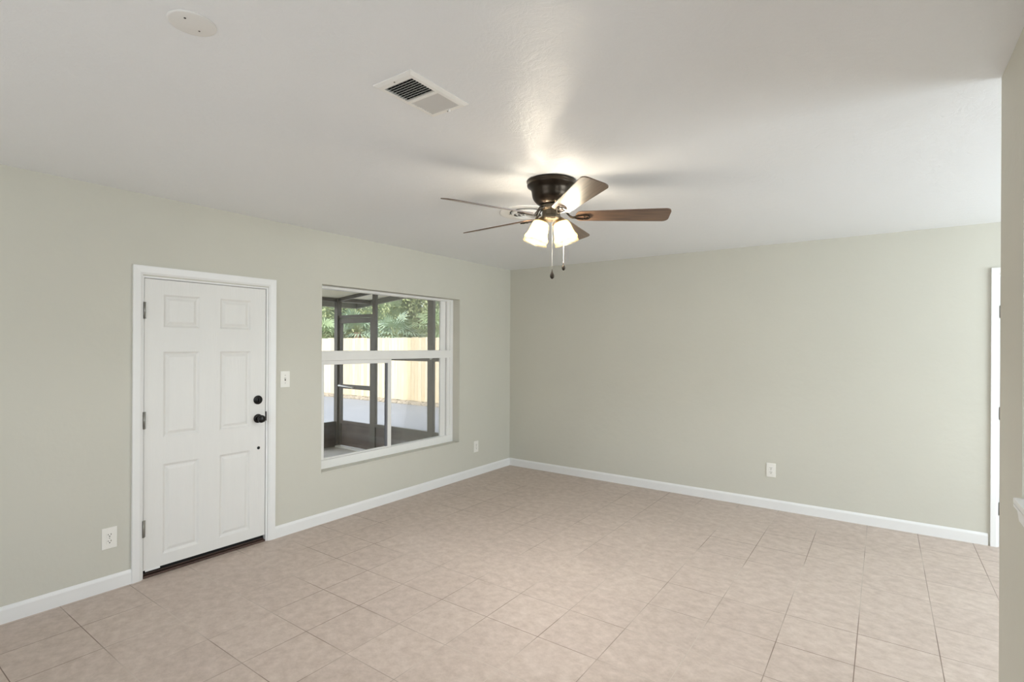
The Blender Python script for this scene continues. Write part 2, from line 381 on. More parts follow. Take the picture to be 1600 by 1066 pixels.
# ------------------------------------------------------------------ front door (left wall)
d1 = thing('door_1', (0, 0, 0), 'white six-panel front door with black knob in the left wall', 'door', kind='structure')
casing('casing', 'x', -4.037, -3.100, 1.987, .055, 1, d1)
g = B(); 
box(g, -.2, 0, DY0+.0005, DY0+.012, 0, DZ1-.0005); box(g, -.2, 0, DY1-.014, DY1-.0005, 0, DZ1-.0005); box(g, -.2, 0, DY0+.012, DY1-.014, DZ1-.012, DZ1-.0005)
box(g, -.075, -.052, DY0+.012, DY0+.026, 0, DZ1-.012); box(g, -.075, -.052, DY1-.028, DY1-.014, 0, DZ1-.012)
obj('jamb', g, 'white', d1)
LY0, LY1, LZ0, LZ1 = -3.969, -3.173, .050, 1.909
def panel_leaf(y0, y1, z0, z1, cols, rows, xf, th, mt, parent, name='door_leaf'):
    g = bmesh.new()
    ys = sorted({y0, y1, *sum([list(c) for c in cols], [])}); zs = sorted({z0, z1, *sum([list(r) for r in rows], [])})
    V = {(i, j): g.verts.new((xf, y, z)) for i, y in enumerate(ys) for j, z in enumerate(zs)}
    pans = []
    for i in range(len(ys)-1):
        for j in range(len(zs)-1):
            f_ = g.faces.new((V[i, j], V[i+1, j], V[i+1, j+1], V[i, j+1]))
            if (ys[i], ys[i+1]) in cols and (zs[j], zs[j+1]) in rows: pans.append(f_)
    g.normal_update()
    sg = 1 if pans[0].normal.x > 0 else -1
    for f_ in pans:
        for th_, dp in ((.004, -.002), (.009, -.007), (.006, -.001), (.016, .0065), (.004, .001)):
            bmesh.ops.inset_region(g, faces=[f_], thickness=th_, depth=dp, use_even_offset=True)
    # back and sides
    Bk = [g.verts.new((xf-th, y, z)) for y, z in ((y0, z0), (y1, z0), (y1, z1), (y0, z1))]
    g.faces.new(Bk)
    n_i, n_j = len(ys)-1, len(zs)-1
    bot = [V[i, 0] for i in range(n_i+1)]; top = [V[i, n_j] for i in range(n_i+1)]
    lef = [V[0, j] for j in range(n_j+1)]; rig = [V[n_i, j] for j in range(n_j+1)]
    g.faces.new(bot+[Bk[1], Bk[0]]); g.faces.new(top+[Bk[2], Bk[3]]); g.faces.new(lef+[Bk[3], Bk[0]]); g.faces.new(rig+[Bk[2], Bk[1]])
    bmesh.ops.recalc_face_normals(g, faces=g.faces[:])
    return obj(name, g, mt, parent)
cols = [(-3.861, -3.640), (-3.505, -3.286)]; rows = [(.124, .709), (.884, 1.443), (1.600, 1.815)]
panel_leaf(LY0, LY1, LZ0, LZ1, cols, rows, -.006, .044, 'doorpaint', d1)
for z0, z1 in ((1.652, 1.758), (.951, 1.060), (.264, .370)):
    g = B(); cyl(g, .0065, z1-z0, Matrix.Translation((.0015, -3.9715, z0)), 16)
    for q in range(1, 5): cyl(g, .0069, .0015, Matrix.Translation((.0015, -3.9715, z0+(z1-z0)*q/5)), 16)
    box(g, -.008, -.0052, -3.968, -3.958, z0, z1)
    tag(obj('hinge', g, 'hinge', d1), 'satin grey hinge')
g = B(); cyl(g, .033, .009, Matrix.Translation((-.006, -3.231, 1.077)) @ ROTX, 40, .002); cyl(g, .021, .014, Matrix.Translation((-.006, -3.231, 1.077)) @ ROTX, 32, .003)
db = obj('deadbolt', g, 'black', d1); tag(db, 'round black deadbolt plate')
g = B(); box(g, .006, .022, -3.2355, -3.2265, 1.062, 1.092, .002); obj('thumb_turn', g, 'black', db)
g = B(); cyl(g, .033, .008, Matrix.Translation((-.006, -3.230, .938)) @ ROTX, 40, .002)
kn = obj('knob_rosette', g, 'black', d1)
g = B(); lathe(g, [(0, 0), (.011, 0), (.011, .022), (.016, .03), (.026, .038), (.029, .05), (.026, .061), (.015, .068), (0, .07)], 36, Matrix.Translation((-.002, -3.230, .938)) @ ROTX); obj('knob', g, 'black', kn)
g = B(); cyl(g, .0115, .002, Matrix.Translation((-.0069, -3.223, .716)) @ ROTX, 24); tag(obj('bore_hole', g, 'gapdark', d1), 'small black hole below the knob')
g = B()
box(g, -.03, .0045, -3.1700, -3.1665, .915, .985, .0015); obj('strike_plate', g, 'black', d1)
g = B(); box(g, -.12, -.001, DY0+.012, DY1-.014, .0002, .014, .003); box(g, -.09, -.03, DY0+.012, DY1-.014, .014, .022, .002); tag(obj('threshold', g, 'threshold', d1), 'dark bronze metal threshold')
g = B(); box(g, -.052, -.03, LY0, LY1, .022, .052); obj('gap_shade_strip', g, 'gapdark', d1)  # dark block paints the shade of the gap under the door
g = B(); box(g, -.012, -.004, -3.958, -3.875, .040, .0515, .001); tag(obj('door_sweep', g, 'white', d1), 'loose white strip under the hinge side of the door')
# behind the door: added dark block paints the gap's shade, keeps the slot black
g = B(); box(g, -.199, -.12, DY0+.012, DY1-.014, .0002, .035); obj('gap_shade_back', g, 'gapdark', d1)

# ------------------------------------------------------------------ back door (mostly behind the partition)
d2 = thing('door_2', (0, 0, 0), 'white door with grey hinges at the right end of the back wall', 'door', kind='structure')
casing('casing', 'y', 4.474, 5.380, 2.097, .044, -1, d2)
g = B(); x0, x1, zt = D2
box(g, x0+.0005, x0+.008, .0, .149, .0005, zt-.0005); box(g, x1-.012, x1-.0005, .0, .149, .0005, zt-.0005); box(g, x0+.008, x1-.012, .0, .149, zt-.012, zt-.0005)
obj('jamb', g, 'white', d2)
g = B(); box(g, x0+.0095, x1-.014, .002, .04, .008, zt-.014, .002)
lf = obj('door_leaf', g, 'white', d2)
for z0, z1 in ((1.719, 1.812), (.955, 1.05), (.24, .335)):
    g = B(); cyl(g, .0055, z1-z0, Matrix.Translation((x0+.0085, -.0045, z0)), 14); obj('hinge', g, 'hinge', d2)
g = B(); lathe(g, [(0, 0), (.03, 0), (.03, .006), (.012, .008), (.012, .028), (.027, .04), (.027, .055), (0, .064)], 28, Matrix.Translation((x1-.075, .002, .94)) @ Matrix.Rotation(PI/2, 4, 'X')); obj('knob', g, 'hinge', d2)

# ------------------------------------------------------------------ pass-through ledge in the partition
g = B()
prof = [(XP-.020, 1.034), (XP-.020, 1.026), (XP-.012, 1.016), (XP-.008, .985), (XP-.0005, .975), (XP-.0005, 1.034)]
g2 = bmesh.new()
A = [g2.verts.new((x, -4.98, z)) for x, z in prof]; Cc = [g2.verts.new((x, -3.20, z)) for x, z in prof]
for i in range(len(prof)): g2.faces.new((A[i], A[(i+1) % 6], Cc[(i+1) % 6], Cc[i]))
g2.faces.new(A); g2.faces.new(Cc); bmesh.ops.recalc_face_normals(g2, faces=g2.faces[:]); join(g, g2)
box(g, XP-.020, XP+PT+.02, -4.898, -3.194, 1.0342, 1.051, .002)
tag(obj('window_sill', g, 'white'), 'white ledge of the pass-through opening in the right partition', 'ledge')

# ------------------------------------------------------------------ picture window
w1 = thing('window_1', (0, 0, 0), 'white vinyl window with a fixed top light over a slider', 'window', kind='structure')
fy0, fy1, fz0, fz1 = WX0+.001, WX1-.001, .4155, WZ1-.001
X0, X1 = -.165, -.095        # frame depth
g = B()
box(g, X0, X1, fy1-.045, fy1, fz0, fz1, .002)              # right jamb
box(g, X0, X1, fy0, fy0+.045, fz0, fz1, .002)
box(g, X0, X1, fy0+.045, fy1-.045, fz1-.022, fz1, .002)
box(g, X0, X1, fy0+.045, fy1-.045, fz0, .500, .002)
box(g, X0, X1+.002, fy0+.045, fy1-.045, 1.357, 1.440, .002)      # transom bar
box(g, X0+.02, X1-.012, fy1-.085, fy1-.045, .500, fz1-.022, .002)
box(g, X0+.02, X1-.030, fy1-.172, fy1-.092, .500, 1.357, .002)
box(g, X0+.02, X1-.030, fy1-.172, fy1-.092, 1.44, fz1-.022, .002)
obj('window_frame', g, 'vinyl', w1)
g = B(); box(g, X0+.02, X1-.035, fy1-.092, fy1-.085, .500, 1.357); box(g, X0+.02, X1-.035, fy1-.092, fy1-.085, 1.44, fz1-.022)
tag(obj('gasket', g, 'gasket', w1), 'grey seal strip')
g = B(); sy0, sy1 = fy0+.047, -1.845
box(g, X1-.03, X1-.004, sy1-.045, sy1, .503, 1.356, .002); box(g, X1-.03, X1-.004, sy0, sy0+.045, .503, 1.356, .002)
box(g, X1-.03, X1-.004, sy0+.045, sy1-.045, 1.32, 1.356, .002); box(g, X1-.03, X1-.004, sy0+.045, sy1-.045, .503, .515, .002)
ss = obj('sliding_sash', g, 'vinyl', w1)
g = B(); box(g, X1-.026, X1-.008, sy1-.066, sy1-.045, .515, 1.32); obj('sash_seal', g, 'gasket', ss)
g = B(); box(g, X1-.020, X1-.016, sy0+.045, sy1-.066, .515, 1.32); obj('pane', g, 'glass', ss)
g = B(); box(g, X0+.035, X0+.039, -1.845, fy1-.172, .500, 1.357); obj('pane', g, 'glass', w1)
g = B(); box(g, X0+.035, X0+.039, fy0+.045, fy1-.172, 1.44, fz1-.022); obj('pane', g, 'glass', w1)
g = B(); box(g, -.094, .004, fy0, fy1, .4152, .4285, .003); tag(obj('inner_sill', g, 'wall', w1), 'painted sill')
# unseen windows of the room; kitchen and front ones added for the fill lights
for nm, ax, t, u0, u1, z0, z1, lb in (('window_2', 'x', XR+.06, -2.75, -.45, .8, 2.1, 'wide window of the dining end'), ('fill_window_3', 'x', XR+.06, -5.6, -4.4, 1.0, 2.0, 'unseen kitchen window added for fill light'), ('fill_window_4', 'y', YF-.12, 1.0, 3.6, .55, 2.15, 'unseen front window behind the camera, added for fill light')):
    ww = thing(nm, (0, 0, 0), lb, 'window', kind='structure'); g = B()
    e = .002
    for a, b2, c, d in ((u0+e, u0+.05, z0+e, z1-e), (u1-.05, u1-e, z0+e, z1-e), (u0+.05, u1-.05, z0+e, z0+.05), (u0+.05, u1-.05, z1-.05, z1-e), ((u0+u1)/2-.02, (u0+u1)/2+.02, z0+.05, z1-.05)):
        if ax == 'x': box(g, t+.01, t+.06, a, b2, c, d)
        else: box(g, a, b2, t-.06, t-.01, c, d)
    obj('window_frame', g, 'vinyl', ww)

# ------------------------------------------------------------------ wall plates
def wallplate(name, loc, face, label, kind, group=None):
    """face: rotation about z; local frame: y = out of wall, x across, z up"""
    t = thing(name, loc, label, 'outlet' if kind == 'outlet' else 'switch', group, rot=(0, 0, face))
    W, Hh = .078, .127
    g = B(); box(g, -W/2, W/2, 0, .006, -Hh/2, Hh/2, .0022); obj('cover_plate', g, 'plastic', t)
    T = Matrix.Rotation(-PI/2, 4, 'X')
    if kind == 'outlet':
        for s in (1, -1):
            g = B()
            box(g, -.0165, .0165, .0055, .0078, s*.0195-.0135, s*.0195+.0135, .0011); r_ = obj('receptacle', g, 'plastic', t)
            g = B(); box(g, -.0085, -.0055, .0076, .0081, s*.0195-.001, s*.0195+.008); box(g, .0055, .0085, .0076, .0081, s*.0195, s*.0195+.007)
            cyl(g, .0034, .0005, Matrix.Translation((0, .0076, s*.0195-.0075)) @ T, 14); obj('slots', g, 'slot', r_)
        g = B(); cyl(g, .0028, .0012, Matrix.Translation((0, .0057, 0)) @ T, 14); obj('screw', g, 'hinge', t)
    else:
        g = B(); box(g, -.005, .005, .0055, .0066, -.012, .012); obj('toggle_slot', g, 'slot', t)
        g = B(); box(g, -.0042, .0042, -.002, .012, -.004, .004, .001)
        g.transform(Matrix.Translation((0, .005, .0035)) @ Matrix.Rotation(.5, 4, 'X')); obj('toggle', g, 'plastic', t)
        for s in (1, -1):
            g = B(); cyl(g, .0028, .0012, Matrix.Translation((0, .0057, s*.03)) @ T, 14); obj('screw', g, 'hinge', t)
    return t
# on the left wall the plate looks to +x: local +y -> world +x is rotation -90 deg
wallplate('wall_outlet', (0, -4.150, .316), -PI/2, 'white duplex outlet low on the wall left of the front door', 'outlet')
wallplate('wall_outlet', (0, -.663, .333), -PI/2, 'white duplex outlet low on the wall between the window and the corner', 'outlet')
wallplate('wall_outlet', (2.973, 0, .357), PI, 'white duplex outlet low on the back wall', 'outlet')
wallplate('light_switch', (0, -3.018, 1.222), -PI/2, 'white toggle light switch between the front door and the window', 'switch')

# ------------------------------------------------------------------ ceiling cover disc
t = thing('ceiling_cover', (2.145, -4.606, H), 'round white blank cover plate on the ceiling at top left', 'cover plate')
g = B(); lathe(g, [(0, -.004), (.058, -.004), (.0635, -.0025), (.064, 0), (0, 0)], 56); obj('plate', g, 'coverplate', t)
for dx, dy, r, mt in ((.016, -.026, .0032, 'gapdark'), (-.018, .028, .0026, 'slot')):  # dark discs paint the shade in the plate's screw holes
    g = B(); cyl(g, r, .001, Matrix.Translation((dx, dy, -.0048)), 14); obj('screw', g, mt, t)

# ------------------------------------------------------------------ rectangular ceiling register
vx0, vx1, vy0, vy1 = 2.290, 2.484, -4.056, -3.744
t = thing('ceiling_register', ((vx0+vx1)/2, (vy0+vy1)/2, H), 'white rectangular air register with louvres on the ceiling', 'air vent')
cx, cy = (vx0+vx1)/2, (vy0+vy1)/2; hw, hl = (vx1-vx0)/2, (vy1-vy0)/2
iw, il = .071, .126
g = B()
# bevelled frame: outer skirt slopes down to inner lip
def ringv(a, b2, z): return [g.verts.new((sx*a, sy*b2, z)) for sx, sy in ((-1, -1), (1, -1), (1, 1), (-1, 1))]
rings = [ringv(hw, hl, 0), ringv(hw, hl, -.003), ringv(hw-.012, hl-.012, -.009), ringv(iw, il, -.010), ringv(iw, il, -.001)]
for a, b2 in zip(rings, rings[1:]):
    for i in range(4): g.faces.new((a[i], a[(i+1) % 4], b2[(i+1) % 4], b2[i]))
bmesh.ops.recalc_face_normals(g, faces=g.faces[:])
box(g, -iw, iw, -.007, .007, -.0105, -.003)
obj('frame', g, 'ventwhite', t)
g = B(); box(g, -iw, iw, -il, il, -.0012, -.0004); obj('duct_shade', g, 'ventdark', t)  # flat sheet, the shade of the duct is its colour
for sgn, y0, y1 in ((-1, -il, -.007), (1, .007, il)):
    g = B(); nsl = 9
    for k in range(nsl):
        yc = y0+(k+.5)*(y1-y0)/nsl
        q = bmesh.new(); box(q, -iw, iw, -.0058, .0058, -.0005, .0005)
        ang = .75 if sgn < 0 else -.62
        join(g, q, Matrix.Translation((0, yc, -.006)) @ Matrix.Rotation(ang, 4, 'X'))
    s_ = obj('louvres', g, 'ventslat', t)
    if sgn < 0:
        g = B()
        for k in range(1, 7): box(g, -iw+k*2*iw/7-.0009, -iw+k*2*iw/7+.0009, y0, y1, -.0035, -.0022)
        obj('cross_bars', g, 'galv', s_)
g = B(); box(g, .010, .018, il+.004, il+.010, -.020, -.0095, .001); box(g, .005, .036, il-.002, il+.003, -.0112, -.0102); obj('damper_lever', g, 'ventwhite', t)
for s in (-1, 1):
    g = B(); cyl(g, .003, .002, Matrix.Translation((0, s*(il+.014), -.0112)), 12); obj('screw', g, 'hinge', t)

# ------------------------------------------------------------------ round ceiling diffuser behind the fan
t = thing('ceiling_diffuser', (1.745, -2.225, H), 'round white air diffuser on the ceiling behind the fan blades', 'air vent')
g = B(); lathe(g, [(.125, 0), (.135, -.004), (.19, -.008), (.2, -.005), (.2, 0)], 64); obj('rim', g, 'ventwhite', t)
g = B(); lathe(g, [(0, -.0005), (.13, -.0005)], 48); obj('duct_shade', g, 'ventdark', t)  # flat dark disc painted as the shaded duct
for r in (.115, .088, .061, .034):
    g = B(); lathe(g, [(r, -.004), (r+.004, -.004), (r-.014, -.020), (r-.017, -.020), (r, -.004)], 48); obj('cone', g, 'ventwhite', t)
g = B()
for a in range(4): 
    q = bmesh.new(); box(q, .0, .135, -.002, .002, -.006, -.003); join(g, q, Matrix.Rotation(a*PI/2+.4, 4, 'Z'))
obj('spokes', g, 'galv', t)

# ------------------------------------------------------------------ ceiling fan
FX, FY = 2.2475, -2.7305
fan = thing('ceiling_fan', (FX, FY, H), 'bronze five-blade ceiling fan with two lit glass shades', 'ceiling fan')
g = B()
lathe(g, [(0, 0), (.140, 0), (.141, -.010), (.137, -.017), (.140, -.022), (.138, -.030), (.126, -.037), (.119, -.046), (.114, -.056), (.1115, -.075), (.108, -.092), (.100, -.108), (.088, -.122), (.074, -.133), (.062, -.138), (0, -.138)], 72)
obj('motor_housing', g, 'bronze', fan)
g = B()
lathe(g, [(0, -.138), (.056, -.138), (.064, -.142), (.064, -.158), (.058, -.165), (.052, -.170), (.052, -.196), (.056, -.201), (.056, -.214), (.050, -.222), (.030, -.228), (0, -.23)], 12)
for f_ in g.faces: f_.smooth = False
obj('switch_housing', g, 'housing', fan)
ZB = -.200      # blade plane below the ceiling
TH0 = math.radians(31.1); PITCH = math.radians(-15)
def blade_outline():
    pts = []
    x0, x1 = .145, .672; w0, w1 = .052, .070
    n = 10
    for i in range(n+1):                              # root arc
        a = PI/2+PI*i/n; pts.append((x0+.025+.03*math.cos(a), w0*math.sin(a)))
    rc = .032
    for i in range(7):
        a = -PI/2+PI/2*i/6; pts.append((x1-rc+rc*math.cos(a), -w1+rc+rc*math.sin(a)))
    for i in range(7):
        a = PI/2*i/6; pts.append((x1-rc+rc*math.cos(a), w1-rc+rc*math.sin(a)))
    return pts
def blade_mesh():
    g = bmesh.new(); pts = blade_outline(); th = .0055
    lo = [g.verts.new((x, y, -th/2)) for x, y in pts]; hi = [g.verts.new((x, y, th/2)) for x, y in pts]
    g.faces.new(lo[::-1]); g.faces.new(hi)
    for i in range(len(pts)): g.faces.new((lo[i], lo[(i+1) % len(pts)], hi[(i+1) % len(pts)], hi[i]))
    bmesh.ops.recalc_face_normals(g, faces=g.faces[:])
    return g
def iron_mesh():
    """open loop bracket: stem from the hub, then a teardrop loop under the blade"""
    g = bmesh.new()
    def ribbon(pts, w, th, closed=False):
        n_ = len(pts); L = []
        for i, p in enumerate(pts):
            a = pts[(i-1) % n_] if (closed or i > 0) else p; b2 = pts[(i+1) % n_] if (closed or i < n_-1) else p
            t_ = Vector((b2[0]-a[0], b2[1]-a[1], 0)); t_.normalize(); s_ = Vector((-t_.y, t_.x, 0))*w/2; P = Vector(p)
            L.append([g.verts.new(P+s_+Vector((0, 0, th/2))), g.verts.new(P-s_+Vector((0, 0, th/2))), g.verts.new(P-s_-Vector((0, 0, th/2))), g.verts.new(P+s_-Vector((0, 0, th/2)))])
        rng = range(n_) if closed else range(n_-1)
        for i in rng:
            A_, B_ = L[i], L[(i+1) % n_]
            for k in range(4): g.faces.new((A_[k], A_[(k+1) % 4], B_[(k+1) % 4], B_[k]))
        if not closed: g.faces.new(L[0]); g.faces.new(L[-1])
    for s in (-1, 1):
        ribbon([(.052, s*.012, .050), (.066, s*.013, .048), (.080, s*.012, .036), (.095, s*.008, .014), (.108, s*.005, -.002), (.122, s*.004, -.009), (.136, s*.004, -.010)], .009, .006)
    loop = []
    for i in range(28):
        a = 2*PI*i/28; x = .176+.046*math.cos(a); y = .032*math.sin(a)*(0.40+.60*(x-.130)/.092)
        loop.append((x, y, -.009))
    ribbon(loop, .007, .006, True)
    bmesh.ops.recalc_face_normals(g, faces=g.faces[:])
    for x, y in ((.205, .0), (.19, .016), (.19, -.016)):
        q = bmesh.new(); cyl(q, .005, .006, Matrix.Translation((x, y, -.014)), 12); join(g, q)
    return g
bl0 = ir0 = None
for k in range(5):
    a = TH0+k*2*PI/5
    if k == 0:
        bl = bl0 = obj('blade', blade_mesh(), 'blade', fan); ir = ir0 = obj('blade_iron', iron_mesh(), 'bronze', fan)
    else:
        bl = bl0.copy(); COL.objects.link(bl); ir = ir0.copy(); COL.objects.link(ir)
    bl.matrix_parent_inverse = Matrix.Identity(4); ir.matrix_parent_inverse = Matrix.Identity(4)
    bl.matrix_local = Matrix.Translation((0, 0, ZB)) @ Matrix.Rotation(a, 4, 'Z') @ Matrix.Rotation(PITCH, 4, 'X')
    ir.matrix_local = Matrix.Translation((0, 0, ZB)) @ Matrix.Rotation(a, 4, 'Z') @ Matrix.Rotation(PITCH*.9, 4, 'X')
# light kit: two arms left and right as seen from the camera side
LAT = Vector((R0.x, R0.y, 0))
shade_prof_o = [(.024, 0), (.038, -.004), (.047, -.013), (.052, -.028), (.055, -.048), (.058, -.068), (.063, -.084), (.070, -.096), (.0725, -.105), (.069, -.113), (.068, -.121), (.072, -.131)]
shade_prof = shade_prof_o+[(r-.003, z) for r, z in reversed(shade_prof_o)]
wv = [0]*7+[.3, .4, .5, .8, 1]; wv = wv+wv[::-1]
for s in (-1, 1):
    base = Vector((0, 0, -.205))+LAT*s*.050
    top = Vector((0, 0, -.222))+LAT*s*.052
    tilt = Matrix.Rotation(-s*math.radians(17), 4, Vector((-LAT.y, LAT.x, 0)))
    Mt = Matrix.Translation(top) @ tilt
    g = B(); tube(g, [LAT*s*.03+Vector((0, 0, -.21)), LAT*s*.042+Vector((0, 0, -.207)), top+Vector((0, 0, .012))], .009, 12)
    lathe(g, [(0, .016), (.014, .014), (.024, .004), (.029, -.006), (.031, -.016), (.029, -.016), (.02, -.004), (0, -.002)], 32, Mt)
    arm = obj('lamp_holder', g, 'brass', fan)
    g = B(); lathe(g, shade_prof, 60, Mt @ Matrix.Translation((0, 0, -.008)), wave=(.035, 6, wv)); obj('lamp_shade', g, 'shade', fan)
    g = B(); lathe(g, [(0, -.012), (.012, -.014), (.013, -.03), (.022, -.052), (.0245, -.066), (.02, -.08), (.011, -.088), (0, -.091)], 28, Mt); bu = obj('bulb', g, 'bulb', fan)
    bc = Vector((FX, FY, H))+(Mt @ Vector((0, 0, -.066)))
    L_ = lamp('bulb_light', 'POINT', bc, 86, (1, .98, .95), size=.03)
    L_.parent = fan; L_.location = Mt @ Vector((0, 0, -.066))
    bu.visible_shadow = True
for off, z0, z1 in ((LAT*.006-Vector((F.x, F.y, 0))*.02, -.228, -.505), (LAT*.078+Vector((F.x, F.y, 0))*.05, -.21, -.455)):
    g = B(); n_ = int((z0-z1)/.008)
    tube(g, [off+Vector((0, 0, z0)), off+Vector((0, 0, z1))], .0008, 6)
    for i in range(n_): q = bmesh.new(); bmesh.ops.create_icosphere(q, subdivisions=1, radius=.0015); join(g, q, Matrix.Translation(off+Vector((0, 0, z0-i*.008))))
    ch = obj('pull_chain', g, 'chain', fan)
    big = 1.12 if z1 < -.5 else .95
    g = B(); lathe(g, [(0, 0), (.0018, -.001), (.0022, -.010), (.0055, -.020), (.0098, -.030), (.0112, -.038), (.0095, -.046), (.004, -.052), (0, -.053)], 20, Matrix.Translation(off+Vector((0, 0, z1))) @ Matrix.Scale(big, 4)); obj('pendant', g, 'bronze', ch)
# a short arm that carries the rear chain
g = B(); tube(g, [LAT*.04+Vector((F.x, F.y, 0))*.02+Vector((0, 0, -.21)), LAT*.078+Vector((F.x, F.y, 0))*.05+Vector((0, 0, -.21))], .003, 8); obj('chain_guide', g, 'bronze', fan)

# ------------------------------------------------------------------ outside: ground, patio, drive
tag(obj('ground', box(B(), -60, 40, .4, 60, -.42, -.20), 'earth'), 'bare earth beyond the fence', 'ground', kind='structure')
tag(obj('driveway', box(B(), -26, 12, .16, 4.62, -.42, -.12), 'concrete'), 'pale grey concrete driveway between the screened porch and the fence', 'driveway', kind='structure')
tag(obj('driveway_side', box(B(), -26, -3.3, -16, .16, -.42, -.12), 'concrete'), 'concrete apron beside the screened porch', 'driveway', kind='structure')
tag(obj('patio_floor', box(B(), -3.3, -.2, -9, .16, -.42, -.10), 'patio'), 'grey concrete floor of the screened porch', 'floor', kind='structure')
# gravel strip
g = box(B(), -26, 12, 4.62, 5.235, -.22, -.125)
for i in range(2600):
    x = random.uniform(-15, -4); y = 4.62+.59*random.random()**.8; r = random.uniform(.012, .042)
    q = bmesh.new(); bmesh.ops.create_icosphere(q, subdivisions=1, radius=r)
    join(g, q, Matrix.Translation((x, y, -.125+r*.3)) @ Matrix.Rotation(random.random()*6, 4, 'Z') @ Matrix.Diagonal((1.3, 1, .6, 1)))
tag(obj('gravel_bed', g, 'pebble'), 'strip of loose brown gravel at the foot of the wooden fence', 'gravel', kind='stuff')

# ------------------------------------------------------------------ fence
fn = thing('wooden_fence', (-7, 5.25, -.13), 'new pale pine picket privacy fence behind the driveway', 'fence')
P_ = .14
for i in range(-5, 4):
    xa = i*17*P_
    g = B()
    for k in range(17):
        xx = xa+k*P_; dz = random.uniform(-.012, .012); dy = random.uniform(-.002, .002)
        box(g, xx+.0025, xx+P_-.0025, dy, dy+.016, .03, 1.845+dz, .002)
    for z in (.3, .95, 1.6): box(g, xa, xa+17*P_, .019, .057, z, z+.085)
    obj('picket_panel', g, 'fence', fn)
    g = B(); box(g, xa-.045, xa+.045, .057, .147, -.2, 1.8, .004); obj('post', g, 'fence', fn)

# ------------------------------------------------------------------ screened porch
XL, YL = -3.2, -.2
se = thing('screen_enclosure', (XL, YL, -.10), 'dark bronze aluminium screen walls of the porch outside the window', 'screen enclosure')
def part_box(name, mt, boxes, bev=.002, parent=se, off=(XL, YL, -.10)):
    g = B()
    for b2 in boxes: box(g, b2[0]-off[0], b2[1]-off[0], b2[2]-off[1], b2[3]-off[1], b2[4]-off[2], b2[5]-off[2], bev)
    return obj(name, g, mt, parent)
def zt(x): return 2.225+(x-XL)*.1            # sloping porch roof underside
# posts
part_box('post', 'lanai', [(XL-.03, XL+.05, YL-.05, YL+.03, -.10, zt(XL))])
part_box('post', 'lanai', [(-2.352, -2.285, YL-.025, YL+.025, -.10, zt(-2.35))])
part_box('post', 'lanai', [(-1.215, -1.115, YL-.025, YL+.025, -.10, zt(-1.2))])
part_box('post', 'lanai', [(-.255, -.204, YL-.025, YL+.025, -.10, zt(-.25))])
for y in (-1.5, -2.9, -4.3, -5.7, -7.1):
    part_box('post', 'lanai', [(XL-.025, XL+.025, y-.025, y+.025, -.10, zt(XL))])
# headers (end wall one follows the roof slope)
g = B(); q = bmesh.new(); Lh = 2.95; box(q, 0, Lh, -.02, .02, -.05, 0, .002)
join(g, q, Matrix.Translation((.05, 0, zt(XL)+.105)) @ Matrix.Rotation(-math.atan(.1), 4, 'Y')); obj('header', g, 'lanai', se)
part_box('header', 'lanai', [(XL-.025, XL+.025, -8, YL-.05, zt(XL)-.055, zt(XL))])
# rails and kick panels
part_box('rail', 'lanai', [(-2.285, -1.215, YL-.02, YL+.02, 1.275, 1.335)]); part_box('rail', 'lanai', [(-1.115, -.255, YL-.02, YL+.02, 1.275, 1.335)])
part_box('kick_panel', 'kick', [(-2.285, -1.215, YL-.006, YL+.006, -.10, .28)]); part_box('kick_panel', 'kick', [(-1.115, -.255, YL-.006, YL+.006, -.10, .28)])
part_box('rail', 'lanai', [(-2.285, -1.215, YL-.022, YL+.022, .28, .325)]); part_box('rail', 'lanai', [(-1.115, -.255, YL-.022, YL+.022, .28, .325)])
part_box('kick_panel', 'kick', [(XL-.006, XL+.006, -8, YL-.05, -.10, .245)]); part_box('rail', 'lanai', [(XL-.022, XL+.022, -8, YL-.05, .245, .295)])
part_box('screen', 'screen', [(-2.285, -1.215, YL-.0005, YL+.0005, .325, 1.275)], 0); part_box('screen', 'screen', [(-1.115, -.255, YL-.0005, YL+.0005, .325, 1.275)], 0)
part_box('screen', 'screen', [(-2.285, -1.215, YL-.0005, YL+.0005, 1.335, 2.2)], 0); part_box('screen', 'screen', [(-1.115, -.255, YL-.0005, YL+.0005, 1.335, 2.3)], 0)
part_box('screen', 'screen', [(XL-.0005, XL+.0005, -8, YL-.05, .295, zt(XL)-.055)], 0)
g = B(); cyl(g, .022, .012, Matrix.Translation((-1.14-XL, -.027, 1.42)) @ Matrix.Rotation(PI/2, 4, 'X'), 20); obj('mounting_disc', g, 'alum', se)
# screen door
sd = thing('screen_door', (XL+.055, YL, -.07), 'dark bronze screen door with solid bottom panel and push bar', 'door')
o3 = (XL+.055, YL, -.07)
dx0, dx1 = XL+.055, -2.357
part_box('door_frame', 'lanai', [(dx0, dx0+.055, YL-.02, YL+.02, -.07, 1.905), (dx1-.05, dx1, YL-.02, YL+.02, -.07, 1.905), (dx0+.055, dx1-.05, YL-.02, YL+.02, 1.83, 1.905)], parent=sd, off=o3)
part_box('cross_rail', 'lanai', [(dx0+.055, dx1-.05, YL-.02, YL+.02, .815, .88)], parent=sd, off=o3)
part_box('kick_panel', 'kick', [(dx0+.055, dx1-.05, YL-.008, YL+.008, -.05, .27), (dx0+.055, dx1-.05, YL-.02, YL+.02, .27, .315), (dx0+.055, dx1-.05, YL-.02, YL+.02, -.07, -.02)], parent=sd, off=o3)
part_box('screen', 'screen', [(dx0+.055, dx1-.05, YL-.0005, YL+.0005, .315, .815), (dx0+.055, dx1-.05, YL-.0005, YL+.0005, .88, 1.83)], 0, parent=sd, off=o3)
